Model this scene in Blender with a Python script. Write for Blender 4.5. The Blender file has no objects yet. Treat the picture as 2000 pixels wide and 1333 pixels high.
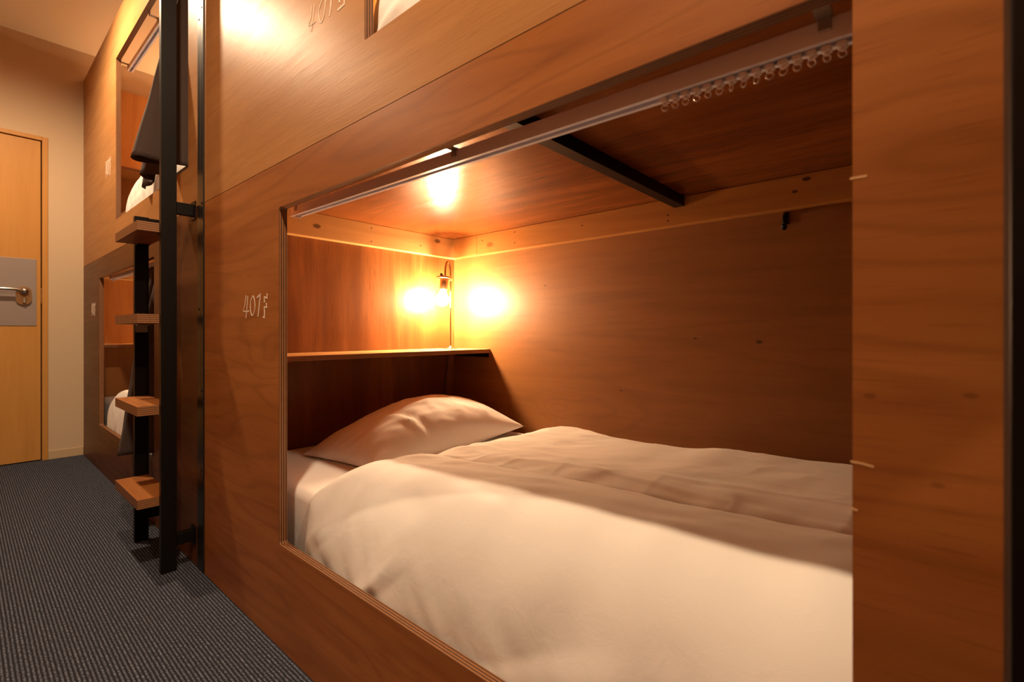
import bpy, bmesh, math, random
from mathutils import Vector, noise
S = bpy.context.scene
COL = S.collection
R = math.radians
# ------------------------------------------------------------------ camera, world, lights, exposure
cam = bpy.data.cameras.new('camera'); camo = bpy.data.objects.new('camera', cam); COL.objects.link(camo)
camo.location = (-.5486, 0, .82); camo.rotation_euler = (R(90), 0, R(-48.7))
cam.sensor_width = 36; cam.lens = 947.6 / 2000 * 36; cam.shift_y = -16.7 / 2000; cam.clip_start = .02
cam.dof.use_dof = True; cam.dof.focus_distance = 1.7; cam.dof.aperture_fstop = 4.5
S.camera = camo
S.view_settings.view_transform = 'Standard'; S.view_settings.look = 'None'
S.view_settings.exposure = 0.0; S.view_settings.gamma = 1.0; S.view_settings.use_curve_mapping = False
S.cycles.use_denoising = True
S.cycles.max_bounces = 10; S.cycles.diffuse_bounces = 6; S.cycles.sample_clamp_indirect = 6
W = bpy.data.worlds.new('world'); S.world = W; W.use_nodes = True
W.node_tree.nodes['Background'].inputs[0].default_value = (1, .75, .5, 1)
W.node_tree.nodes['Background'].inputs[1].default_value = .004
SPOT_POWER, SPOT_COL = 178, (1, .725, .455)
BULB_POWER, BULB_COL = 1000, (1, .66, .36)
DOWN = [(-.5, 3.03), (-.5, .60), (-.5, -1.75)]
for x, y in DOWN:
    l = bpy.data.lights.new('downlight_beam', 'SPOT'); l.energy = SPOT_POWER; l.color = SPOT_COL
    l.spot_size = R(166); l.spot_blend = .65; l.shadow_soft_size = .035
    o = bpy.data.objects.new('downlight_beam', l); COL.objects.link(o); o.location = (x, y, 2.672)

# ------------------------------------------------------------------ material helpers
def newmat(name):
    m = bpy.data.materials.new(name); m.use_nodes = True
    nt = m.node_tree; b = nt.nodes['Principled BSDF']
    return m, nt, b
def N(nt, t, **kw):
    n = nt.nodes.new(t)
    for k, v in kw.items():
        if k.startswith('i_'):
            key = k[2:]; key = int(key) if key.isdigit() else key
            n.inputs[key].default_value = v
        else: setattr(n, k, v)
    return n
def L(nt, a, b): nt.links.new(a, b)
def mth(nt, op, a, b=None, c=None, clamp=False):
    n = nt.nodes.new('ShaderNodeMath'); n.operation = op; n.use_clamp = clamp
    for i, v in enumerate((a, b, c)):
        if v is None: continue
        if isinstance(v, (int, float)): n.inputs[i].default_value = v
        else: L(nt, v, n.inputs[i])
    return n.outputs[0]
def mixc(nt, f, a, b, mode='MIX'):
    n = nt.nodes.new('ShaderNodeMix'); n.data_type = 'RGBA'; n.blend_type = mode
    if isinstance(f, (int, float)): n.inputs[0].default_value = f
    else: L(nt, f, n.inputs[0])
    for i, v in ((6, a), (7, b)):
        if isinstance(v, tuple): n.inputs[i].default_value = (*v[:3], 1)
        else: L(nt, v, n.inputs[i])
    return n.outputs[2]
def noisetex(nt, vec, scale3, detail=3, dist=0, off=(0, 0, 0)):
    mp = N(nt, 'ShaderNodeMapping'); mp.inputs['Scale'].default_value = scale3; mp.inputs['Location'].default_value = off
    L(nt, vec, mp.inputs[0])
    t = N(nt, 'ShaderNodeTexNoise', i_Scale=1.0, i_Detail=detail, i_Distortion=dist); L(nt, mp.outputs[0], t.inputs['Vector'])
    return t.outputs[0]
def smooth(nt, v, a, b, lo=0, hi=1):
    n = N(nt, 'ShaderNodeMapRange', interpolation_type='SMOOTHSTEP'); L(nt, v, n.inputs[0])
    for i, x in zip((1, 2, 3, 4), (a, b, lo, hi)): n.inputs[i].default_value = x
    return n.outputs[0]
def plain(name, col, rough=.5, metal=0, spec=.5, bump=0, bscale=200):
    m, nt, b = newmat(name)
    b.inputs['Base Color'].default_value = (*col, 1); b.inputs['Roughness'].default_value = rough
    b.inputs['Metallic'].default_value = metal; b.inputs['Specular IOR Level'].default_value = spec
    if bump:
        g = N(nt, 'ShaderNodeNewGeometry'); t = noisetex(nt, g.outputs['Position'], (bscale,) * 3, 3)
        bp = N(nt, 'ShaderNodeBump', i_Strength=bump, i_Distance=.001); L(nt, t, bp.inputs['Height']); L(nt, bp.outputs[0], b.inputs['Normal'])
    return m
AX = {'X': 0, 'Y': 1, 'Z': 2}
def wood(name, base, dark, light, grain='Y', rough=.38, ring=.35, freq=9, tone=1.0, pores=.35, knots=(), bump=.08, seed=0, across=1.0, coat=0, spec=.22):
    """knots: (x,y,z, radius, strength, swirl)"""
    m, nt, b = newmat(name)
    P = N(nt, 'ShaderNodeNewGeometry').outputs['Position']
    g = AX[grain]
    def sc(al, ac): v = [ac * across] * 3; v[g] = al; return tuple(v)
    off = (seed * 3.17, seed * 1.71, seed * 2.33)
    tonev = noisetex(nt, P, sc(.9, 7), 3, .6, off)
    fine = noisetex(nt, P, sc(3, 45), 4, .3, off)
    rings = noisetex(nt, P, sc(.5, 4.2), 2, .25, off)
    pore = noisetex(nt, P, sc(14, 420), 2, 0, off)
    ph = mth(nt, 'MULTIPLY', rings, float(freq))
    dots = None
    for (kx, ky, kz, r, st, sw) in knots:
        v = N(nt, 'ShaderNodeVectorMath', operation='SUBTRACT'); L(nt, P, v.inputs[0]); v.inputs[1].default_value = (kx, ky, kz)
        s = N(nt, 'ShaderNodeVectorMath', operation='MULTIPLY'); L(nt, v.outputs[0], s.inputs[0])
        k = [1 / r] * 3; k[g] = .55 / r; s.inputs[1].default_value = k
        ln = N(nt, 'ShaderNodeVectorMath', operation='LENGTH'); L(nt, s.outputs[0], ln.inputs[0])
        d = ln.outputs['Value']
        if sw: ph = mth(nt, 'ADD', ph, smooth(nt, d, 0, 3.2, sw, 0))
        if st:
            kd = smooth(nt, d, .55, 1.15, st, 0)
            dots = kd if dots is None else mth(nt, 'MAXIMUM', dots, kd)
    fr = mth(nt, 'PINGPONG', ph, .5)
    line = smooth(nt, fr, .0, .22, 1, 0)
    f1 = smooth(nt, tonev, .5 - .28 / tone, .5 + .28 / tone)
    c = mixc(nt, f1, dark, light)
    c = mixc(nt, .45, c, base)
    c = mixc(nt, mth(nt, 'MULTIPLY', smooth(nt, fine, .42, .75), .45), c, dark)
    c = mixc(nt, mth(nt, 'MULTIPLY', line, ring), c, tuple(x * .62 for x in dark))
    c = mixc(nt, mth(nt, 'MULTIPLY', smooth(nt, pore, .58, .72), pores), c, tuple(x * .5 for x in dark))
    if dots is not None: c = mixc(nt, dots, c, tuple(x * .16 for x in dark))
    L(nt, c, b.inputs['Base Color'])
    rr = mth(nt, 'MULTIPLY_ADD', fine, .12, rough - .06); L(nt, rr, b.inputs['Roughness'])
    b.inputs['Specular IOR Level'].default_value = spec; b.inputs['Coat Weight'].default_value = coat; b.inputs['Coat Roughness'].default_value = .22
    bp = N(nt, 'ShaderNodeBump', i_Strength=bump, i_Distance=.0015); L(nt, mth(nt, 'ADD', fine, pore), bp.inputs['Height']); L(nt, bp.outputs[0], b.inputs['Normal'])
    return m
def plyedge(name, axis, o, t, pale, dark, layers=4, rough=.5):
    """veneer layers across the thickness"""
    m, nt, b = newmat(name)
    P = N(nt, 'ShaderNodeNewGeometry').outputs['Position']
    sp = N(nt, 'ShaderNodeSeparateXYZ'); L(nt, P, sp.inputs[0])
    v = mth(nt, 'MULTIPLY', mth(nt, 'SUBTRACT', sp.outputs[AX[axis]], float(o)), layers / t)
    fr = mth(nt, 'FRACT', v)
    f = smooth(nt, mth(nt, 'PINGPONG', fr, .5), .17, .27)
    nz = noisetex(nt, P, (60, 60, 60), 3)
    c = mixc(nt, f, dark, pale); c = mixc(nt, mth(nt, 'MULTIPLY', nz, .35), c, tuple(x * .5 for x in dark))
    L(nt, c, b.inputs['Base Color']); b.inputs['Roughness'].default_value = rough
    return m
def fabric(name, col, weave=900, bump=.12, rough=.9, sheen=.15):
    m, nt, b = newmat(name)
    P = N(nt, 'ShaderNodeNewGeometry').outputs['Position']
    t = noisetex(nt, P, (weave,) * 3, 2); w = noisetex(nt, P, (26, 26, 26), 4, .8)
    c = mixc(nt, mth(nt, 'MULTIPLY', t, .12), col, tuple(x * .75 for x in col)); L(nt, c, b.inputs['Base Color'])
    b.inputs['Roughness'].default_value = rough; b.inputs['Specular IOR Level'].default_value = .2
    b.inputs['Sheen Weight'].default_value = sheen
    h = mth(nt, 'ADD', mth(nt, 'MULTIPLY', t, .25), w)
    bp = N(nt, 'ShaderNodeBump', i_Strength=bump, i_Distance=.004); L(nt, h, bp.inputs['Height']); L(nt, bp.outputs[0], b.inputs['Normal'])
    return m
def carpet():
    m, nt, b = newmat('ribbed_carpet')
    P = N(nt, 'ShaderNodeNewGeometry').outputs['Position']
    sp = N(nt, 'ShaderNodeSeparateXYZ'); L(nt, P, sp.inputs[0])
    wob = noisetex(nt, P, (90, 90, 1), 2)
    xx = mth(nt, 'ADD', mth(nt, 'MULTIPLY', sp.outputs[0], 1 / .0085), mth(nt, 'MULTIPLY', wob, .35))
    rib = mth(nt, 'PINGPONG', xx, .5)
    f = smooth(nt, rib, .08, .34)
    loop = noisetex(nt, P, (140, 210, 1), 2)
    big = noisetex(nt, P, (2.2, 2.2, 1), 3)
    c = mixc(nt, smooth(nt, loop, .42, .68), (.048, .056, .082), (.165, .182, .235))
    c = mixc(nt, f, (.016, .015, .020), c)
    c = mixc(nt, mth(nt, 'MULTIPLY', big, .3), c, (.04, .043, .055))
    L(nt, c, b.inputs['Base Color']); b.inputs['Roughness'].default_value = 1; b.inputs['Specular IOR Level'].default_value = .1
    bp = N(nt, 'ShaderNodeBump', i_Strength=.8, i_Distance=.003); L(nt, mth(nt, 'ADD', f, mth(nt, 'MULTIPLY', loop, .6)), bp.inputs['Height']); L(nt, bp.outputs[0], b.inputs['Normal'])
    return m
def wallpaper(name, col):
    m, nt, b = newmat(name)
    P = N(nt, 'ShaderNodeNewGeometry').outputs['Position']
    a = noisetex(nt, P, (40, 40, 420), 2); d = noisetex(nt, P, (420, 420, 40), 2)
    w = mth(nt, 'ADD', a, d)
    c = mixc(nt, mth(nt, 'MULTIPLY', w, .14), col, tuple(x * .7 for x in col)); L(nt, c, b.inputs['Base Color'])
    b.inputs['Roughness'].default_value = .85
    bp = N(nt, 'ShaderNodeBump', i_Strength=.25, i_Distance=.001); L(nt, w, bp.inputs['Height']); L(nt, bp.outputs[0], b.inputs['Normal'])
    return m
def emit(name, col, strength):
    m, nt, b = newmat(name); b.inputs['Base Color'].default_value = (*col, 1)
    b.inputs['Emission Color'].default_value = (*col, 1); b.inputs['Emission Strength'].default_value = strength
    return m

# wood tones (linear)
M = {}
kn_front = [(0, .005, .985, .045, 0, 2.6), (0, .0, .69, .003, .3, 0), (0, .047, .762, .003, .35, 0), (0, -.02, .768, .003, .35, 0),
            (0, .55, 1.235, .03, 0, .7), (0, 1.36, .75, .03, 0, 1.2), (0, .77, .115, .03, 0, 1.5), (0, 1.5, .62, .05, 0, 1.3)]
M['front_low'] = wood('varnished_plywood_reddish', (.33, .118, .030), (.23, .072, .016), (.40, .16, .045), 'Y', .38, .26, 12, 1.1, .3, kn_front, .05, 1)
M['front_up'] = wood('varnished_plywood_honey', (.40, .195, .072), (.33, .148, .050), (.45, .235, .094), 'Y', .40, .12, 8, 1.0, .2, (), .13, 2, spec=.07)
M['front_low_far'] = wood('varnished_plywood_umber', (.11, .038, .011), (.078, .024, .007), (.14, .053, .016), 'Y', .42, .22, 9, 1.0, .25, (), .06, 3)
M['head'] = wood('lauan_plywood_headboard', (.205, .072, .019), (.11, .033, .008), (.30, .118, .036), 'Z', .30, .10, 8, 2.0, .55, (), .06, 4, spec=.4)
kn_back = [(1.1, 1.20, .50, .022, 0, 1.8), (1.1, 1.02, .50, .05, 0, 1.3), (1.1, .62, .80, .004, .7, 0), (1.1, .42, .79, .006, .8, 0), (1.1, 1.26, 1.02, .004, .7, 0), (1.1, .9, .60, .004, .6, 0)]
M['back'] = wood('birch_plywood_back', (.255, .104, .030), (.20, .078, .021), (.295, .126, .038), 'Y', .46, .16, 7, .9, .25, kn_back, .04, 5, spec=.38)
M['head_pale'] = wood('pale_plywood_headboard', (.36, .150, .040), (.28, .11, .027), (.42, .185, .055), 'Z', .4, .10, 8, 1.2, .35, (), .05, 14)
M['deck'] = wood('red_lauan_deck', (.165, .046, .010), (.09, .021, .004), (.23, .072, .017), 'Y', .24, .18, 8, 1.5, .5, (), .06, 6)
kn_cl = [(.36, 1.8, 1.2305, .010, .85, 0), (.96, 1.8, 1.2575, .011, .85, 0), (.60, 1.8, 1.262, .003, .9, 0), (.60, 1.8, 1.205, .003, .8, 0), (.86, 1.8, 1.222, .004, .7, 0)]
M['pine'] = wood('pine_lumber', (.58, .33, .12), (.50, .26, .085), (.62, .37, .145), 'X', .5, .18, 7, .9, .15, kn_cl, .05, 7)
kn_cb = [(1.062, 1.55, 1.225, .013, .55, 0), (1.062, 1.60, 1.25, .003, .9, 0), (1.062, 1.40, 1.262, .003, .9, 0), (1.062, 1.40, 1.215, .003, .9, 0), (1.062, .70, 1.225, .003, .9, 0), (1.062, .70, 1.205, .003, .9, 0), (1.062, .285, 1.263, .007, .95, 0), (1.062, .315, 1.232, .005, .9, 0), (1.062, 1.05, 1.24, .003, .9, 0)]
M['pine_y'] = wood('pine_lumber_lengthwise', (.42, .18, .045), (.32, .125, .028), (.47, .215, .058), 'Y', .5, .2, 8, 1.0, .15, kn_cb, .05, 8)
M['shelf'] = wood('shelf_plywood', (.62, .33, .115), (.52, .25, .08), (.68, .38, .14), 'X', .4, .12, 7, .9, .2, (), .04, 9)
M['tread'] = wood('tread_plywood', (.30, .105, .026), (.20, .062, .014), (.37, .14, .038), 'Y', .5, .25, 9, 1.2, .4, (), .06, 10)
M['door'] = wood('door_veneer', (.47, .225, .055), (.41, .185, .042), (.51, .26, .07), 'Z', .45, .06, 7, .8, .2, (), .03, 11)
M['edge_x'] = plyedge('plywood_edge', 'X', 0, .021, (.30, .125, .042), (.05, .016, .006), 3.5)
M['edge_shelf'] = plyedge('shelf_plywood_edge', 'Z', .724, .018, (.30, .125, .045), (.09, .032, .012), 3)
M['edge_tread'] = plyedge('tread_plywood_edge', 'Z', 0, .0316, (.33, .15, .055), (.11, .04, .015), 5)
M['black'] = plain('black_steel', (.0045, .0032, .003), .42, .0, .18, .08, 500)
M['blackpost'] = plain('black_steel_post', (.009, .0075, .0072), .30, .0, .5, .03, 500)
M['zinc'] = plain('zinc_plated_steel', (.45, .42, .38), .4, 1)
M['alu'] = plain('anodised_aluminium', (.84, .83, .92), .28, 0)
M['chrome'] = plain('chrome', (.75, .73, .7), .12, 1)
M['brass'] = plain('aged_brass', (.36, .21, .10), .35, 1)
M['steel'] = plain('brushed_steel_handle', (.55, .52, .48), .25, 1)
M['plate'] = plain('grey_lock_plate', (.25, .20, .18), .45, .15)
M['plastic'] = plain('white_plastic', (.72, .62, .58), .4)
M['clear'] = plain('ring_steel', (.8, .78, .76), .08, 1)
M['cord'] = plain('dark_cord', (.012, .01, .009), .6)
M['linen'] = fabric('white_bed_linen', (.72, .69, .66), 900, .22)
M['linen2'] = fabric('white_pillow_cotton', (.72, .68, .655), 900, .22)
M['curtain'] = fabric('dark_taupe_curtain', (.062, .043, .037), 500, .3, .9, .05)
M['chalk'] = plain('white_paint', (.72, .62, .52), .8)
M['chip'] = plain('bare_wood_chip', (.75, .50, .24), .7)
M['wall'] = wallpaper('woven_cream_wallpaper', (.52, .385, .25))
M['ceil'] = wallpaper('ceiling_paper', (.55, .42, .28))
M['base'] = plain('cream_skirting', (.46, .33, .20), .5)
M['carpet'] = carpet()
M['wall_ply'] = wood('wall_plywood', (.25, .10, .03), (.19, .07, .02), (.30, .13, .04), 'Z', .4, .1, 7, .9, .2, (), .04, 13)
M['lens'] = emit('downlight_lens', SPOT_COL, 12)
M['bulb'] = emit('lit_bulb', BULB_COL, 1)
M['trim'] = plain('white_trim', (.75, .72, .68), .4)
M['platform'] = plain('platform_board', (.11, .05, .022), .6)

# ------------------------------------------------------------------ mesh helpers
def empty(name, loc, label, cat, group=None):
    o = bpy.data.objects.new(name, None); COL.objects.link(o); o.location = loc; o.empty_display_size = .05
    o['label'] = label; o['category'] = cat
    if group: o['group'] = group
    return o
def wl(o):
    v = Vector(o.location)
    while o.parent: o = o.parent; v += Vector(o.location)
    return v
def obj(name, bm, mat, parent=None, label=None, smooth_=False):
    """bmesh in world coordinates -> object; children are shifted into the parent's frame"""
    bmesh.ops.recalc_face_normals(bm, faces=bm.faces[:])
    if parent is not None: bmesh.ops.translate(bm, verts=bm.verts[:], vec=-wl(parent))
    me = bpy.data.meshes.new(name); bm.to_mesh(me); bm.free()
    for mt in (mat if isinstance(mat, (list, tuple)) else [mat]): me.materials.append(mt)
    if smooth_:
        for p in me.polygons: p.use_smooth = True
    o = bpy.data.objects.new(name, me); COL.objects.link(o)
    if parent is not None: o.parent = parent
    if label: o['label'] = label
    return o
def tag(o, label, cat, group=None):
    o['label'] = label; o['category'] = cat
    if group: o['group'] = group
    return o
def struct(o): o['kind'] = 'structure'; return o
def box(bm, x0, x1, y0, y1, z0, z1, bev=0, seg=2):
    r = bmesh.ops.create_cube(bm, size=1)['verts']
    for v in r: v.co = Vector(((x0 + x1) / 2 + v.co.x * (x1 - x0), (y0 + y1) / 2 + v.co.y * (y1 - y0), (z0 + z1) / 2 + v.co.z * (z1 - z0)))
    if bev:
        es = list({e for v in r for e in v.link_edges})
        bmesh.ops.bevel(bm, geom=es, offset=bev, segments=seg, affect='EDGES', profile=.5)
    return bm
def B(*a, **k): return box(bmesh.new(), *a, **k)
def tube(bm, pts, r, seg=10, caps=True, rad=None):
    pts = [Vector(p) for p in pts]; rings = []; prev = None
    for i, p in enumerate(pts):
        t = (pts[min(i + 1, len(pts) - 1)] - pts[max(i - 1, 0)]).normalized()
        if prev is None:
            a = Vector((0, 0, 1)) if abs(t.z) < .9 else Vector((1, 0, 0)); n = t.cross(a).normalized()
        else: n = (prev - t * prev.dot(t)).normalized()
        prev = n; b = t.cross(n); rr = rad[i] if rad else r
        rings.append([bm.verts.new(p + (n * math.cos(2 * math.pi * k / seg) + b * math.sin(2 * math.pi * k / seg)) * rr) for k in range(seg)])
    for a, b in zip(rings, rings[1:]):
        for k in range(seg): bm.faces.new((a[k], a[(k + 1) % seg], b[(k + 1) % seg], b[k]))
    if caps: bm.faces.new(rings[0][::-1]); bm.faces.new(rings[-1])
    return bm
def lathe(bm, prof, c, axis=Vector((0, 0, 1)), seg=20):
    """prof: (radius, height along axis)"""
    axis = Vector(axis).normalized(); a = Vector((1, 0, 0)) if abs(axis.x) < .9 else Vector((0, 1, 0))
    n = axis.cross(a).normalized(); b = axis.cross(n); c = Vector(c); rings = []
    for r, h in prof:
        if r < 1e-6: rings.append([bm.verts.new(c + axis * h)])
        else: rings.append([bm.verts.new(c + axis * h + (n * math.cos(2 * math.pi * k / seg) + b * math.sin(2 * math.pi * k / seg)) * r) for k in range(seg)])
    for p, q in zip(rings, rings[1:]):
        for k in range(seg):
            k2 = (k + 1) % seg
            if len(p) == 1 and len(q) == 1: continue
            if len(p) == 1: bm.faces.new((p[0], q[k2], q[k]))
            elif len(q) == 1: bm.faces.new((p[k], p[k2], q[0]))
            else: bm.faces.new((p[k], p[k2], q[k2], q[k]))
    return bm
def rrect(a0, a1, b0, b1, r, n=5):
    if r <= 0: return [(a0, b0), (a1, b0), (a1, b1), (a0, b1)]
    out = []
    for cx, cy, s in ((a1 - r, b0 + r, -90), (a1 - r, b1 - r, 0), (a0 + r, b1 - r, 90), (a0 + r, b0 + r, 180)):
        for i in range(n + 1):
            t = R(s + 90 * i / n); out.append((cx + r * math.cos(t), cy + r * math.sin(t)))
    return out
def holed(outer, holes, axis, c0, c1):
    """sheet with holes; axis 'X': coords are (y,z); 'Y': coords are (x,z); 'Z': (x,y). Faces square to the axis get slot 0, edges slot 1"""
    bm = bmesh.new()
    def mk(p, c):
        if axis == 'X': return (c, p[0], p[1])
        if axis == 'Y': return (p[0], c, p[1])
        return (p[0], p[1], c)
    loops = [outer] + holes; sides = []
    for c in (c0, c1):
        es = []; vv = []
        for lp in loops:
            vs = [bm.verts.new(mk(p, c)) for p in lp]; vv.append(vs)
            es += [bm.edges.new((vs[i], vs[(i + 1) % len(vs)])) for i in range(len(vs))]
        r = bmesh.ops.triangle_fill(bm, use_beauty=True, use_dissolve=False, edges=es)
        sides.append(vv)
    for a, b in zip(*sides):
        for i in range(len(a)):
            j = (i + 1) % len(a); f = bm.faces.new((a[i], a[j], b[j], b[i])); f.material_index = 1
    return bm
def ribbon(bm, pts, w, x0, x1):
    """flat brush stroke on the front plane, pts in (y,z)"""
    pts = [Vector((p[0], p[1], 0)) for p in pts]; lv = []
    for i, p in enumerate(pts):
        t = (pts[min(i + 1, len(pts) - 1)] - pts[max(i - 1, 0)]).normalized(); n = Vector((-t.y, t.x, 0)) * w / 2
        lv.append([bm.verts.new((x, q.x, q.y)) for x in (x0, x1) for q in (p + n, p - n)])
    for a, b in zip(lv, lv[1:]):
        for i, j in ((0, 1), (1, 3), (3, 2), (2, 0)): bm.faces.new((a[i], a[j], b[j], b[i]))
    bm.faces.new((lv[0][0], lv[0][1], lv[0][3], lv[0][2])); bm.faces.new((lv[-1][0], lv[-1][2], lv[-1][3], lv[-1][1]))
    return bm
def catmull(pts, n):
    pts = [Vector(p) for p in pts]; P = [pts[0] * 2 - pts[1]] + pts + [pts[-1] * 2 - pts[-2]]; out = []
    for i in range(1, len(P) - 2):
        for k in range(n):
            t = k / n; a, b, c, d = P[i - 1:i + 3]
            out.append(.5 * ((2 * b) + (c - a) * t + (2 * a - 5 * b + 4 * c - d) * t * t + (3 * b - a - 3 * c + d) * t ** 3))
    out.append(pts[-1]); return out
def interp(tab, x):
    if x <= tab[0][0]: return tab[0][1]
    for (a, fa), (b, fb) in zip(tab, tab[1:]):
        if x <= b:
            t = (x - a) / (b - a); t = t * t * (3 - 2 * t); return fa + (fb - fa) * t
    return tab[-1][1]

# ------------------------------------------------------------------ room
YF, XL, XR, YB, H = 4.31, -1.25, 1.16, -2.9, 2.70
struct(obj('floor', B(XL - .1, XR + .1, YB - .1, YF + .1, -.05, 0), M['carpet'], label='dark blue-grey ribbed loop carpet along the bunks'))
struct(obj('ceiling', B(XL - .1, XR + .1, YB - .1, YF + .1, H, H + .05), M['ceil'], label='plain cream ceiling above the upper bunks'))
DX0, DX1, DZ = -1.03, -.173, 2.073
wf = struct(obj('wall_far', holed([(XL - .1, 0), (DX0, 0), (DX0, DZ), (DX1, DZ), (DX1, 0), (XR + .1, 0), (XR + .1, H), (XL - .1, H)], [], 'Y', YF, YF + .1), [M['wall'], M['wall']], label='cream papered end wall around the wooden door'))
struct(obj('wall_left', B(XL - .1, XL, YB, YF, 0, H), M['wall_ply'], label='plywood-clad wall across the aisle from the bunks'))
struct(obj('wall_right', B(XR, XR + .1, YB, YF, 0, H), M['wall'], label='cream papered wall behind the bunks'))
struct(obj('wall_back', B(XL - .1, XR + .1, YB - .1, YB, 0, H), M['wall'], label='cream papered wall behind the viewpoint'))
struct(obj('baseboard_far', B(DX1 + .002, -.001, YF - .006, YF, 0, .055, bev=.0015), M['base'], label='low cream baseboard between door and bunk'))
# door
door = empty('door_1', (-.6, YF, 0), 'light wooden hinged door with grey lock plate and lever handle', 'door'); struct(door)
fr = bmesh.new(); box(fr, DX1 - .028, DX1, YF - .006, YF + .1, 0, DZ, .002); obj('door_frame', fr, M['door'], door)
fr = bmesh.new(); box(fr, DX0, DX0 + .028, YF - .006, YF + .1, 0, DZ, .002); obj('door_frame', fr, M['door'], door)
fr = bmesh.new(); box(fr, DX0 + .028, DX1 - .028, YF - .006, YF + .1, DZ - .026, DZ, .002); obj('door_frame', fr, M['door'], door)
leaf = obj('door_leaf', B(DX0 + .032, DX1 - .0335, YF + .004, YF + .045, .006, DZ - .031, bev=.002), M['door'], door)
obj('door_threshold', B(DX0 + .028, DX1 - .028, YF + .06, YF + .1, 0, .004), M['base'], door)
obj('door_stop', B(DX0 + .028, DX1 - .028, YF + .05, YF + .1, .004, DZ - .026), M['platform'], door)
obj('lock_plate', B(-.52, -.226, YF + .0005, YF + .004, .862, 1.285, bev=.001), M['plate'], leaf, 'grey square metal lock plate')
hx, hz = -.283, 1.055
bm = bmesh.new(); pr = rrect(hx - .036, hx + .034, hz - .062, hz + .052, .032, 8); lo = [bm.verts.new((x, YF + .0005, z)) for x, z in pr]; hi = [bm.verts.new((x, YF - .010, z)) for x, z in pr]
for i in range(len(pr)): bm.faces.new((lo[i], lo[(i + 1) % len(pr)], hi[(i + 1) % len(pr)], hi[i]))
bm.faces.new(hi); bm.faces.new(lo[::-1])
obj('escutcheon', bm, M['brass'], leaf, 'dark bronze rounded escutcheon')
bm = bmesh.new(); lathe(bm, [(0, -.010), (.021, -.010), (.021, -.030), (.018, -.045), (0, -.047)], (hx, YF, hz + .022), (0, 1, 0), 18)
tube(bm, catmull([(hx, YF - .038, hz + .024), (hx - .03, YF - .044, hz + .030), (hx - .07, YF - .046, hz + .033), (hx - .125, YF - .044, hz + .031)], 5), .009, 10)
obj('lever_handle', bm, M['steel'], leaf, 'brushed metal lever handle', True)
obj('thumb_turn', B(hx - .007, hx + .009, YF - .024, YF - .010, hz - .052, hz - .018, bev=.003), M['steel'], leaf)
obj('strike_plate', B(DX1 - .034, DX1 - .0275, YF - .0075, YF + .002, hz - .05, hz + .045, bev=.001), M['brass'], door)
# recessed downlights (the lamps of the aisle)
for (x, y), lab in zip(DOWN, ('recessed round downlight in the ceiling near the door end', 'recessed round downlight in the ceiling over the nearest bunk', 'recessed round downlight in the ceiling behind the viewpoint')):
    d = empty('downlight', (x, y, H), lab, 'light', 'aisle downlights')
    bm = bmesh.new(); lathe(bm, [(.045, 0), (.062, 0), (.062, -.004), (.045, -.006), (.045, 0)], (x, y, H), (0, 0, 1), 28); obj('trim_ring', bm, M['trim'], d)
    bm = bmesh.new(); lathe(bm, [(0, -.001), (.044, -.001), (.044, -.004), (0, -.004)], (x, y, H), (0, 0, 1), 28); obj('lens', bm, M['lens'], d)

# ------------------------------------------------------------------ bunks
T = .021; ZS = 1.262; ZT = 2.508
GLY = [[(1.508, .927), (1.519, .898), (1.531, .883), (1.503, .879), (1.488, .882)], [(1.496, .925), (1.503, .889), (1.51, .861)],
       [(1.458, .924), (1.473, .912), (1.478, .895), (1.473, .875), (1.463, .868), (1.451, .877), (1.445, .895), (1.45, .914), (1.458, .924)],
       [(1.43, .917), (1.407, .926)], [(1.407, .927), (1.413, .904), (1.424, .864)],
       [(1.363, .926), (1.363, .913), (1.382, .917), (1.381, .902)], [(1.369, .90), (1.366, .888), (1.382, .89), (1.38, .875), (1.381, .86), (1.39, .862)]]
GLU = [[(1.11, 1.592), (1.117, 1.561), (1.127, 1.551), (1.11, 1.547), (1.093, 1.548)], [(1.097, 1.59), (1.106, 1.553), (1.113, 1.531)],
       [(1.053, 1.585), (1.069, 1.576), (1.078, 1.559), (1.071, 1.536), (1.057, 1.537), (1.048, 1.559), (1.046, 1.58), (1.053, 1.585)],
       [(1.019, 1.577), (1.022, 1.548), (1.028, 1.531)], [(.985, 1.565), (.984, 1.542)], [(.966, 1.57), (.965, 1.549), (.964, 1.53), (.992, 1.529)]]
def number(strokes, w, parent, dy=0, dz=0, pivot=(1.44, .895), sy=1, sz=1):
    groups = ((0, 1), (2,), (3, 4), (5, 6)) if len(strokes) == 7 else ((0, 1), (2,), (3,), (4, 5))
    for gi, ks in enumerate(groups):
        bm = bmesh.new()
        for k in ks:
            ww = w * (1.5 if gi > 1 else 1)
            pts = [(pivot[0] + dy + (y - pivot[0]) * sy, pivot[1] + dz + (z - pivot[1]) * sz) for y, z in strokes[k]]
            pts = [tuple(p)[:2] for p in catmull([(*p, 0) for p in pts], 4)] if k == 2 else pts
            ribbon(bm, pts, ww, -.0006, .0002)
        obj('digit' if gi < 3 else 'letter', bm, M['chalk'], parent, 'hand-lettered white bunk number')
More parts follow.
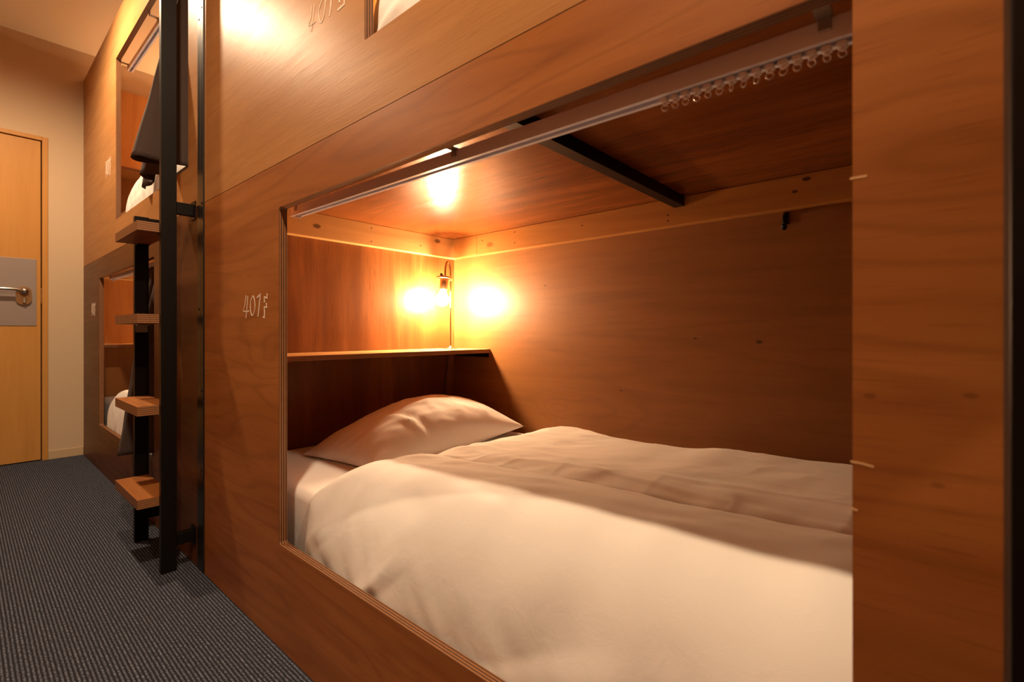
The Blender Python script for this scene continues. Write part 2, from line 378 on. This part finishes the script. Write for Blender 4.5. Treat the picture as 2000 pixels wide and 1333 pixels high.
def bunk(y0, y1, yh, lo, up, lowmat, label, far):
    t = empty('bunk_bed', (.55, (y0 + y1) / 2, 0), label, 'bunk bed', 'plywood bunk beds')
    e = .0012
    out = [(y0 + e, .0), (y1 - e, .0), (y1 - e, ZS - .0008), (y0 + e, ZS - .0008)]
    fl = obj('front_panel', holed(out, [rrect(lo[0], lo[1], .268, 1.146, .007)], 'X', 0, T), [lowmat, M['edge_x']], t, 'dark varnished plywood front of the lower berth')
    out = [(y0 + e, ZS + .0008), (y1 - e, ZS + .0008), (y1 - e, ZT), (y0 + e, ZT)]
    fu = obj('front_panel', holed(out, [rrect(up[0], up[1], 1.42, 2.279, .004)], 'X', 0, T), [M['front_up'], M['edge_x']], t, 'honey-coloured plywood front of the upper berth')
    xi = T + .001
    yw = yh + .030
    obj('headboard', B(xi, 1.12, yh, yw, .001, 1.2785), M['head_pale' if far else 'head'], t, 'plywood head wall of the lower berth')
    obj('headboard', B(xi, 1.12, yh, yw, 1.302, ZT), M['head_pale'], t, 'plywood head wall of the upper berth')
    obj('back_panel', B(1.10, 1.12, y0 + .032, yh - .0005, .001, 1.2785), M['back'], t, 'pale plywood back wall of the lower berth')
    obj('back_panel', B(1.10, 1.12, y0 + .032, yh - .0005, 1.302, ZT), M['back'], t)
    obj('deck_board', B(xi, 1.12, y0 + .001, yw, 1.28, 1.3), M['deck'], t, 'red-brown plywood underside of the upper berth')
    if not far:
        obj('footboard', B(xi, 1.12, y0 + .001, y0 + .031, .001, 1.2785), M['head'], t)
        obj('footboard', B(xi, 1.12, y0 + .001, y0 + .031, 1.302, ZT), M['head'], t)
    for z0 in (.155, 1.302):
        obj('platform', B(xi, 1.099, y0 + .033, yh - .001, z0, z0 + .02), M['platform'], t)
    # 2x4 cleats under the deck
    obj('cleat', B(xi, 1.0995, yh - .038, yh - .0005, 1.187, 1.2795, bev=.0012), M['pine'], t, 'pale pine batten')
    obj('cleat', B(1.062, 1.0995, 1.638 + yh - 1.838, yh - .0385, 1.187, 1.2795, bev=.0012), M['pine_y'], t, 'pale pine batten')
    obj('cleat', B(1.062, 1.0995, y0 + .034, 1.637 + yh - 1.838, 1.1865, 1.2793, bev=.0012), M['pine_y'], t, 'pale pine batten')
    yb = .659 + yh - 1.838
    bm = bmesh.new(); box(bm, xi, 1.061, yb + .0135, yb + .0175, 1.2455, 1.2797); box(bm, xi, 1.061, yb - .0175, yb + .0135, 1.2455, 1.2495)
    box(bm, xi, 1.061, yb - .0175, yb - .0135, 1.2495, 1.2797)
    obj('support_beam', bm, M['black'], t, 'black steel support beam')
    for dz in (0, 1.17):
        z = .724 + dz
        ed = plyedge('shelf_edge', 'Z', z, .018, (.30, .125, .045), (.09, .032, .012), 3)
        bm = holed([(xi, yh - .253), (1.0995, yh - .253), (1.0995, yh - .0005), (xi, yh - .0005)], [], 'Z', z, z + .018)
        sh = obj('shelf', bm, [M['shelf'], ed], t, 'narrow plywood shelf at the head of the berth')
        bm = bmesh.new(); box(bm, 1.0945, 1.0995, yh - .245, yh - .02, z - .021, z - .0005); box(bm, 1.076, 1.0945, yh - .245, yh - .02, z - .0035, z - .0005)
        obj('shelf_bracket', bm, M['black'], sh, 'black angle bracket')
    return t, fl, fu
near, nfl, nfu = bunk(-.57, 1.87, 1.838, (.06, 1.289), (-.345, .885), M['front_low'], 'nearest plywood double bunk with the wide lit lower berth', False)
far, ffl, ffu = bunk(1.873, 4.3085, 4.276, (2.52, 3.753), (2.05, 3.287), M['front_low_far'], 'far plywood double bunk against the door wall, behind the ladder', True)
number(GLY, .0034, nfl); number(GLU, .0034, nfu)
number(GLY, .006, ffl, 3.945 - 1.44, .965 - .895, sy=.75, sz=1.2)
number(GLY, .006, ffu, 3.49 - 1.44, 1.745 - .895, sy=.85, sz=1.45)
for pts in ([(.062, .9636), (.049, .9636)], [(.0615, .6995), (.052, .6990), (.044, .6975)], [(.0615, .656), (.056, .655)]):
    obj('wood_chip', ribbon(bmesh.new(), pts, .0016, -.0003, .0004), M['chip'], nfl)
# black angle post over the joint of the two bunks
post = empty('joint_post', (-.003, 1.9, 0), 'thin black steel post covering the joint between the two bunks', 'post')
obj('flange', B(-.004, -.0003, 1.874, 1.901, .001, ZT, bev=.0008), M['blackpost'], post)
obj('flange', B(-.004, -.0003, 1.9025, 1.932, .001, ZT, bev=.0008), M['blackpost'], post)
for y, z in ((1.887, 1.93), (1.915, 1.90), (1.887, 1.262), (1.887, .35), (1.887, .62), (1.915, .90)):
    bm = bmesh.new(); lathe(bm, [(0, 0), (.004, 0), (.004, .0015), (0, .002)], (-.004, y, z), (-1, 0, 0), 10); obj('screw', bm, M['black'], post)

# ------------------------------------------------------------------ ladders
def ladder(dy, label, top):
    t = empty('bunk_ladder', (-.1, 2.17 + dy, 0), label, 'ladder', 'bunk ladders')
    obj('stile', B(-.10, -.055, 1.970 + dy, 1.995 + dy, .0005, top, bev=.0015), M['black'], t, 'tall black steel stile running up past the berth')
    obj('stile', B(-.10, -.055, 2.345 + dy, 2.370 + dy, .0005, 1.274, bev=.0015), M['black'], t, 'short black steel stile')
    for y in (1.9705, 2.3455):
        for z0, z1 in ((1.230, 1.271), (.085, .125)):
            br = obj('wall_arm', B(-.0545, -.0045, y + dy, y + .024 + dy, z0, z1, bev=.001), M['black'], t, 'black steel arm to the bunk front')
            obj('arm_plate', B(-.0042, -.0003, y - .012 + dy, y + .036 + dy, z0 - .012, z1 + .012, bev=.001), M['black'], br)
    for k in range(4):
        z = .2606 + .3111 * k
        bm = holed([(-.160, 1.998 + dy), (-.058, 1.998 + dy), (-.058, 2.342 + dy), (-.160, 2.342 + dy)], [], 'Z', z - .0316, z)
        tr = obj('tread', bm, [M['tread'], plyedge('tread_edge', 'Z', z - .0316, .0316, (.34, .15, .055), (.12, .042, .016), 5)], t, 'thick plywood tread')
        for y in (1.9965, 2.3055):
            bm = bmesh.new(); box(bm, -.098, -.06, y + dy, y + .037 + dy, z - .035, z - .032); box(bm, -.098, -.06, (y if y < 2.1 else y + .034) + dy, (y + .003 if y < 2.1 else y + .037) + dy, z - .062, z - .035)
            bk = obj('angle_bracket', bm, M['zinc' if k in (1, 2) else 'black'], tr)
    return t
lad = ladder(0, 'black steel ladder with four plywood treads standing before the far bunk', ZT - .01)
lad2 = ladder(-2.405, 'black steel ladder at the right edge, beside the nearest berth', ZT - .01)

# ------------------------------------------------------------------ curtain rails
SAG = .011
def shear(bm, y0):
    for v in bm.verts: v.co.z += (v.co.y - y0) * SAG
def rail(y0, y1, z, label, brs, ends):
    t = empty('curtain_rail', (.053, (y0 + y1) / 2, z), label, 'curtain rail', 'curtain rails')
    bm = bmesh.new(); x0, x1, h = .055, .080, .023; w = .002
    box(bm, x0, x0 + w, y0, y1, z, z + h); box(bm, x1 - w, x1, y0, y1, z, z + h); box(bm, x0 + w, x1 - w, y0, y1, z + h - w, z + h)
    box(bm, x0 + w, x0 + w + .005, y0, y1, z, z + w); box(bm, x1 - w - .005, x1 - w, y0, y1, z, z + w)
    shear(bm, y0)
    obj('track', bm, M['alu'], t, 'slim grey aluminium track')
    for y in brs:
        bm = bmesh.new(); box(bm, T + .0005, .078, y - .008, y + .008, z + h + .0003, z + h + .0028, .0006); box(bm, .0515, .0546, y - .006, y + .006, z + .010, z + h + .0028, .0006)
        box(bm, T + .0005, T + .003, y - .008, y + .008, z + h, z + h + .03, .0006)
        shear(bm, y0); obj('bracket', bm, M['zinc'], t)
    for y, s in ends:
        bm = B(x0 - .001, x1 + .001, y if s > 0 else y - .004, y + .004 if s > 0 else y, z - .001, z + h + .001, bev=.001); shear(bm, y0); obj('end_cap', bm, M['plastic'], t)
    return t
RZ = 1.127
rail(.0, 1.345, RZ, 'aluminium curtain rail across the nearest lower berth', (.09, .672, 1.315), [(1.345, 1)])
rail(2.46, 3.80, RZ, 'aluminium curtain rail of the far lower berth', (2.53, 3.13, 3.77), [(3.80, 1)])
rail(2.0, 3.325, 2.235, 'aluminium curtain rail of the far upper berth', (2.06, 2.70, 3.30), [(3.325, 1)])
def runner(y, label, rot, group, y0=0):
    rz = RZ + (y - y0) * SAG; xc = .0675
    t = empty('curtain_runner', (xc, y, rz), label, 'curtain runner', group)
    bm = bmesh.new(); box(bm, xc - .006, xc + .006, y - .0046, y + .0046, rz - .0062, rz - .0008, .0012); box(bm, xc - .0022, xc + .0022, y - .003, y + .003, rz - .0008, rz + .006)
    box(bm, xc - .002, xc + .002, y - .0022, y + .0022, rz - .0095, rz - .0062, .0006)
    obj('carrier', bm, M['plastic'], t, 'small white plastic carrier')
    c = Vector((xc, y, rz - .0125)); d = Vector((math.sin(rot), math.cos(rot), 0))
    bm = bmesh.new(); pts = [c + (d * math.cos(a) + Vector((0, 0, 1)) * math.sin(a)) * .0040 for a in [2 * math.pi * k / 14 for k in range(15)]]
    tube(bm, pts, .0007, 6, False); obj('ring', bm, M['clear'], t, 'tiny bright metal eye ring', True)
    return t
random.seed(4)
NR = 15
ORD = 'first second third fourth fifth sixth seventh eighth ninth tenth eleventh twelfth thirteenth fourteenth fifteenth'.split()
for k in range(NR):
    runner(.272 - k * .0140, 'small white curtain runner with a ring, %s from the left in the bunched row' % ORD[k], random.uniform(-.9, .9), 'bunched curtain runners')
runner(1.322, 'lone curtain runner at the far left end of the nearest rail', .4, 'curtain runners')
runner(3.79 - .02, 'lone curtain runner at the left end of the far lower rail', .4, 'curtain runners', 2.46)

# ------------------------------------------------------------------ curtains
def curtain(top, bot, zt, zb, label, seed):
    a = catmull([(x, y, 0) for x, y in top], 7); b = catmull([(x, y, 0) for x, y in bot], 7); nz = 40
    bm = bmesh.new(); rows = []
    for j in range(nz + 1):
        h = j / nz; hh = h ** .85
        row = []
        for i, (p, q) in enumerate(zip(a, b)):
            v = p.lerp(q, hh); z = zt + (zb - zt) * h
            n = noise.noise(Vector((i * .23 + seed, h * 5, seed)))
            n2 = noise.noise(Vector((i * .11 + seed * 2, h * 2.2, 7)))
            row.append(bm.verts.new((v.x + n * .004 * h, v.y + n2 * .008 * h, z + .006 * n2 * h)))
        rows.append(row)
    for r0, r1 in zip(rows, rows[1:]):
        for i in range(len(r0) - 1): bm.faces.new((r0[i], r0[i + 1], r1[i + 1], r1[i]))
    o = obj('curtain', bm, M['curtain'], None, None, True)
    md = o.modifiers.new('thickness', 'SOLIDIFY'); md.thickness = .004; md.offset = 0
    return tag(o, label, 'curtain', 'gathered bunk curtains')
top = [(.062 + (.022 if k % 2 else -.022), 2.10 + .028 * k) for k in range(12)]
bot = [(.034, 2.140), (-.050, 2.150), (-.135, 2.140), (-.125, 2.205), (-.02, 2.215), (-.018, 2.31), (-.070, 2.37), (-.055, 2.43), (-.014, 2.45), (-.012, 2.54), (-.03, 2.585), (-.012, 2.62)]
curtain(top, bot, 2.234, 1.45, 'dark taupe curtain gathered at the far upper berth, behind the ladder stile', 1.3)
top = [(.062 + (.022 if k % 2 else -.022), 2.545 + .026 * k) for k in range(12)]
bot = [(.012, 2.555), (-.050, 2.575), (-.105, 2.585), (-.09, 2.64), (-.02, 2.65), (-.02, 2.70), (-.080, 2.73), (-.06, 2.79), (-.018, 2.80), (-.018, 2.86), (-.04, 2.89), (-.018, 2.93)]
curtain(top, bot, RZ - .001, .30, 'dark taupe curtain gathered at the far lower berth, behind the ladder treads', 4.1)

# ------------------------------------------------------------------ bedding
def mattress(yo, zo, yfoot, yhead, label, xf=.072):
    bm = bmesh.new(); box(bm, xf, 1.085, yfoot, yhead, .1755 + zo, .383 + zo, .028, 4)
    bmesh.ops.subdivide_edges(bm, edges=[e for e in bm.edges if e.calc_length() > .2], cuts=24, use_grid_fill=True)
    for v in bm.verts:
        if v.co.z > .37 + zo: v.co.z += .0018 * noise.noise(Vector((v.co.x * 9, v.co.y * 5, zo))) + .0010 * noise.noise(v.co * 31)
    o = obj('mattress', bm, M['linen2'], None, None, True); return tag(o, label, 'mattress', 'sheeted bunk mattresses')
RIDGE = [(-.5, .47), (.17, .467), (.29, .462), (.48, .461), (.63, .441), (.87, .438), (1.0, .446), (1.09, .452), (1.2, .43)]
MID = [(-.5, .515), (.08, .510), (.25, .502), (.45, .496), (.65, .490), (.9, .480), (1.1, .472), (1.25, .46)]
def ztop(x, y, sd, rough):
    a = interp(MID, y); r = interp(RIDGE, y); cr = .43 + .012 * math.sin(y * 5 + sd)
    if x < cr: z = a - .030 * max(0, (x - .22) / .21) ** 2 * (1 if x > .22 else 0)
    else:
        u = (x - cr) / (1.0 - cr); z = interp([(0, a - .036), (.16, a - .018), (.45, (a + r) / 2 - .008), (1, r), (1.2, r - .03)], u)
    d = x - cr
    z -= .014 * math.exp(-(d / .012) ** 2) * (1 if d > 0 else math.exp(-abs(d) / .004) if d < -.004 else 1)
    z += .007 * noise.noise(Vector((x * 3.1 + sd, y * 2.3, sd))) * rough
    z += .0042 * noise.noise(Vector((x * 17 + y * 3 + sd, y * 2.6, 3.3))) * rough
    q = noise.noise(Vector((x * 11 - y * 1.2 + sd, y * 1.7, 6.6))); z += .0030 * max(0, .25 - abs(q)) / .25 * smoothstep(.28, .5, x) * rough
    q = noise.noise(Vector((x * 6 + y * 8 + sd, y * 5 - x * 4, 2.6))); z += .0012 * max(0, .12 - abs(q)) / .12 * rough * smoothstep(.2, .45, x)
    z += .0030 * noise.noise(Vector((x * 9, y * 13 + x * 6 + sd, 8.1))) * (rough + max(0, y - .8)) 
    q = noise.noise(Vector((x * 22 + y * 14, y * 9 - x * 5, 5.5 + sd)))
    z += .0024 * (1 - abs(q) * 2) * smoothstep(.55, 1.1, y) * rough
    return z
def smoothstep(a, b, x): t = max(0, min(1, (x - a) / (b - a))); return t * t * (3 - 2 * t)
def duvet(yo, zo, yfoot, label, sd, rough=1.0, xfront=.034, ny=260, zlow=.225, crump=0, extra=0, xe=.22):
    """yo: shift of the head edge; quilt laid over the mattress, front edge dropping behind the front panel"""
    bm = bmesh.new(); rows = []
    top = [1.086 - (1.086 - xe) * i / 150 for i in range(151)]
    env = [(xe + (.102 - xe) * i / 20, .3905) for i in range(1, 21)] + [(.102 - .036 * math.sin(R(9 * i)), .3545 + .036 * math.cos(R(9 * i))) for i in range(1, 11)] + [(.066, .3545 + (zlow - .3545) * i / 16) for i in range(1, 17)]
    for j in range(ny + 1):
        y = yfoot - yo + (1.258 - (yfoot - yo)) * (j / ny) ** .8
        k = 1.0
        ye = 1.258; wd = .13
        if y > ye - wd: k = math.sqrt(max(0, 1 - ((y - (ye - wd)) / wd) ** 2))
        row = []; base = .3905
        for x in top:
            z = ztop(x, y, sd, rough) + extra * (1 - smoothstep(.3, .9, x))
            if crump: z += crump * (abs(noise.noise(Vector((x * 7 + sd, y * 6, 1.7)))) * .9 + .6 * abs(noise.noise(Vector((x * 15, y * 13 + sd, 9)))))
            if x > 1.02: z = z + (.40 - z) * smoothstep(1.02, 1.086, x)
            row.append((x, base + (z - base) * k))
        zf = row[-1][1]
        xfr = xfront + .006 * noise.noise(Vector((y * 4.1, sd, 2))) + .004 * noise.noise(Vector((y * 11, sd, 4)))
        zt_ = base + (zf - base) / max(k, .05)
        for i in range(1, 47):
            th = i / 46 * math.pi / 2; sn = math.sin(th) ** .86; cs = math.cos(th)
            x = xe + (xfr - xe) * sn; z = zlow + (zt_ - zlow) * cs ** .92
            g = smoothstep(.25, .8, i / 46) * k
            fold = noise.noise(Vector((y * 7 + z * 5, z * 4, sd))); f2 = noise.noise(Vector((y * 19 - z * 16, z * 8, sd)))
            ridge = max(0, .18 - abs(noise.noise(Vector((y * 3.4 + z * 5.5 + sd, z * 2, 4.4))))) / .18
            x += g * (.007 * fold + .0035 * f2 - .008 * ridge * smoothstep(.40, .30, z)); z += g * .004 * f2
            ex, ez = env[i - 1]; kk = k ** .8; x = ex + (x - ex) * kk; z = ez + (z - ez) * kk
            row.append((max(x, T + .003), z))
        row += [(.0695, zlow + .002), (.0695, .30), (.0695, .36), (.074, .380), (.09, .3885)] + [(.15 + .12 * q, .3885) for q in range(8)] + [(1.08, .3885)]
        rows.append([bm.verts.new((x, y + yo, z + zo)) for x, z in row])
    for r0, r1 in zip(rows, rows[1:]):
        for i in range(len(r0)): j_ = (i + 1) % len(r0); bm.faces.new((r0[i], r0[j_], r1[j_], r1[i]))
    bm.faces.new(rows[0]); bm.faces.new(rows[-1][::-1])
    o = obj('duvet', bm, M['linen'], None, None, True); return tag(o, label, 'duvet', 'white duvets')
def pillow(c, label, sd, yo=0, zo=0):
    """c: back-left, front-left, front-right, back-right corners (x,y)"""
    bm = bmesh.new(); n = 56; g = {}
    for s in (1, -1):
        for i in range(n + 1):
            for j in range(n + 1):
                u = -1 + 2 * i / n; v = -1 + 2 * j / n
                if s < 0 and (i in (0, n) or j in (0, n)): g[s, i, j] = g[1, i, j]; continue
                uu = u * (1 - .05 * (1 - v * v)); vv = v * (1 - .07 * (1 - u * u))
                a, b = (uu + 1) / 2, (vv + 1) / 2
                x = (c[0][0] * b + c[1][0] * (1 - b)) * (1 - a) + (c[3][0] * b + c[2][0] * (1 - b)) * a
                y = (c[0][1] * b + c[1][1] * (1 - b)) * (1 - a) + (c[3][1] * b + c[2][1] * (1 - b)) * a
                e = max(0, (1 - u ** 2)) ** .62 * max(0, (1 - v ** 2)) ** .55
                rad = noise.noise(Vector((math.atan2(v, u) * 4.2, sd, 1))) * (abs(u) ** 2 + abs(v) ** 2) * .5
                wr = .006 * rad * min(1, e * 3) + .006 * noise.noise(Vector((u * 2.3 + sd, v * 2.6, 3))) + .004 * noise.noise(Vector((u * 7 + v * 5, v * 6, sd))) + .003 * max(0, .2 - abs(noise.noise(Vector((u * 3.2 + v * 1.4 + sd, v * 1.6, 5))))) / .2
                fold = -.009 * math.exp(-((u + .52 + .25 * v) / .06) ** 2) * smoothstep(.1, -.6, v) * min(1, e * 3)
                fold += .006 * math.exp(-((u + .60 + .25 * v) / .05) ** 2) * smoothstep(.1, -.6, v) * min(1, e * 3)
                edge = .408 + .012 * u
                top_ = edge + e * .158 + (wr + fold) * min(1, e * 4)
                bot_ = max(.3865, edge - e * .06)
                g[s, i, j] = bm.verts.new((x, y + yo, (top_ if s > 0 else bot_) + zo))
    for s in (1, -1):
        for i in range(n):
            for j in range(n):
                f = [g[s, i, j], g[s, i + 1, j], g[s, i + 1, j + 1], g[s, i, j + 1]]
                bm.faces.new(f if s > 0 else f[::-1])
    o = obj('pillow', bm, M['linen2'], None, None, True); return tag(o, label, 'pillow', 'white pillows')
mattress(0, 0, -.53, 1.832, 'white sheeted mattress in the nearest lower berth')
duvet(0, 0, -.50, 'smooth white duvet spread over the nearest lower berth', .7)
pillow([(.235, 1.665), (.285, 1.305), (1.045, 1.325), (1.045, 1.745)], 'plump white pillow under the shelf in the nearest lower berth', 2.2)
mattress(2.44, 0, 1.91, 4.27, 'white sheeted mattress in the far lower berth')
duvet(2.53, 0, 2.98, 'white duvet bulging from the far lower berth', 5.2, 1.1, .026, 120, .235, .015, .0, .12)
pillow([(.235, 1.665), (.285, 1.305), (1.045, 1.325), (1.045, 1.745)], 'white pillow just inside the opening of the far lower berth', 6.2, 2.515)
DZU = 1.1475
mattress(-.4, DZU, -.53, 1.832, 'white sheeted mattress in the near upper berth')
duvet(-.31, DZU, -.50, 'crumpled white duvet in the near upper berth', 8.3, 1.6, .030, 130, .25, .03, .055, .13)
mattress(2.04, DZU, 1.91, 4.27, 'white sheeted mattress in the far upper berth')
duvet(2.05, DZU, 2.70, 'crumpled white duvet in the far upper berth', 3.9, 1.6, .030, 130, .25, .045, .02, .12)

# ------------------------------------------------------------------ bunk lamps
def lamp(x, y, z, label):
    t = empty('bunk_lamp', (x, y, z), label, 'lamp', 'bunk reading lamps')
    bm = bmesh.new(); lathe(bm, [(0, 0), (.034, 0), (.034, .004), (.031, .006), (.006, .007), (.006, .012), (0, .012)], (x, y, z + .0003), seg=26); obj('base', bm, M['chrome'], t, 'small round metal foot', True)
    bx, by = x - .052, y - .006
    bm = bmesh.new(); tube(bm, [(x, y, z + .006), (x, y, z + .16), (x, y, z + .345)], .0038, 10); obj('rod', bm, M['chrome'], t, 'thin chrome rod')
    d = Vector((bx - x, by - y, 0)); pts = []
    for k in range(15):
        a = math.pi * k / 14; q = (1 - math.cos(a)) / 2 * .72; pts.append((x + d.x * q, y + d.y * q, z + .345 + .072 * math.sin(a) ** .8 - .004 * (k / 14)))
    pts.append((x + d.x * .78, y + d.y * .78, z + .325))
    bm = bmesh.new(); tube(bm, catmull(pts, 2), .0048, 8); obj('gooseneck', bm, M['brass'], t, 'bent brass hook', True)
    ax = Vector((d.x * .20, d.y * .20, -.075)).normalized(); c = Vector((x + d.x * .78, y + d.y * .78, z + .343))
    bm = bmesh.new(); lathe(bm, [(.031, .006), (.037, .005), (.040, .008), (.040, .012), (.036, .015), (.031, .012), (.031, .006)], c, ax, 26); [tube(bm, [c + ax * .008, c + ax * .009 + (Vector((math.cos(q), math.sin(q), 0)) * .034)], .002, 6) for q in (0, 2.1, 4.2)]; obj('shade_ring', bm, M['brass'], t, 'open brass shade ring', True)
    bm = bmesh.new(); lathe(bm, [(0, 0), (.012, 0), (.018, .008), (.0195, .02), (.0195, .062), (.017, .066), (0, .066)], c, ax, 22); so = obj('socket', bm, M['brass'], t, 'brass lamp socket', True)
    bm = bmesh.new(); tube(bm, [c + Vector((-.012, -.004, .001)), c + Vector((-.03, -.012, .004))], .003, 8); box(bm, c.x - .036, c.x - .026, c.y - .016, c.y - .009, c.z - .003, c.z + .011, .001); obj('wing_screw', bm, M['black'], so)
    bm = bmesh.new(); prof = [(0, .066), (.013, .067), (.014, .075)] + [(.031 * math.cos(a), .112 + .031 * math.sin(a)) for a in [R(-52 + 142 * k / 11) for k in range(11)]] + [(0, .143)]
    lathe(bm, prof, c, ax, 24); obj('bulb', bm, M['bulb'], t, 'glowing clear bulb', True)
    bm = bmesh.new(); tube(bm, catmull([(x + .015, y + .055, z + .008), (x + .03, y + .072, z + .0035), (x + .045, y + .078, z + .003)], 4), .0022, 6)
    o = obj('cord_upper', bm, M['cord'], t)
    return t
lamp(1.003, 1.755, .742, 'lit brass bulb lamp on the shelf of the nearest lower berth')
lamp(1.003, 4.193, .742, 'lit brass bulb lamp on the shelf of the far lower berth')
lamp(1.003, 4.193, 1.912, 'lit brass bulb lamp on the shelf of the far upper berth')
lamp(1.003, 1.755, 1.912, 'lit brass bulb lamp on the shelf of the near upper berth')
ba = 4 * math.pi * .031 ** 2
M['bulb'].node_tree.nodes['Principled BSDF'].inputs['Emission Strength'].default_value = BULB_POWER / (ba * math.pi) / 20
bm = bmesh.new(); tube(bm, catmull([(1.050, 1.826, .7225), (1.047, 1.828, .66), (1.036, 1.830, .60), (1.030, 1.831, .52), (1.032, 1.831, .40)], 6), .0026, 8)
tag(obj('power_cord', bm, M['cord'], None, None, True), 'thin dark cord hanging in the corner below the shelf', 'cord')
# coat hook on the back wall
hk = empty('coat_hook', (1.1, .345, 1.158), 'small black hook on the back wall near the right panel', 'hook')
obj('hook_plate', B(1.0965, 1.0998, .338, .352, 1.146, 1.184, bev=.001), M['black'], hk)
bm = bmesh.new(); tube(bm, catmull([(1.096, .345, 1.176), (1.084, .345, 1.170), (1.078, .345, 1.150), (1.080, .345, 1.136), (1.072, .345, 1.132), (1.066, .345, 1.142)], 5), .007, 8); obj('hook_arm', bm, M['black'], hk, None, True)
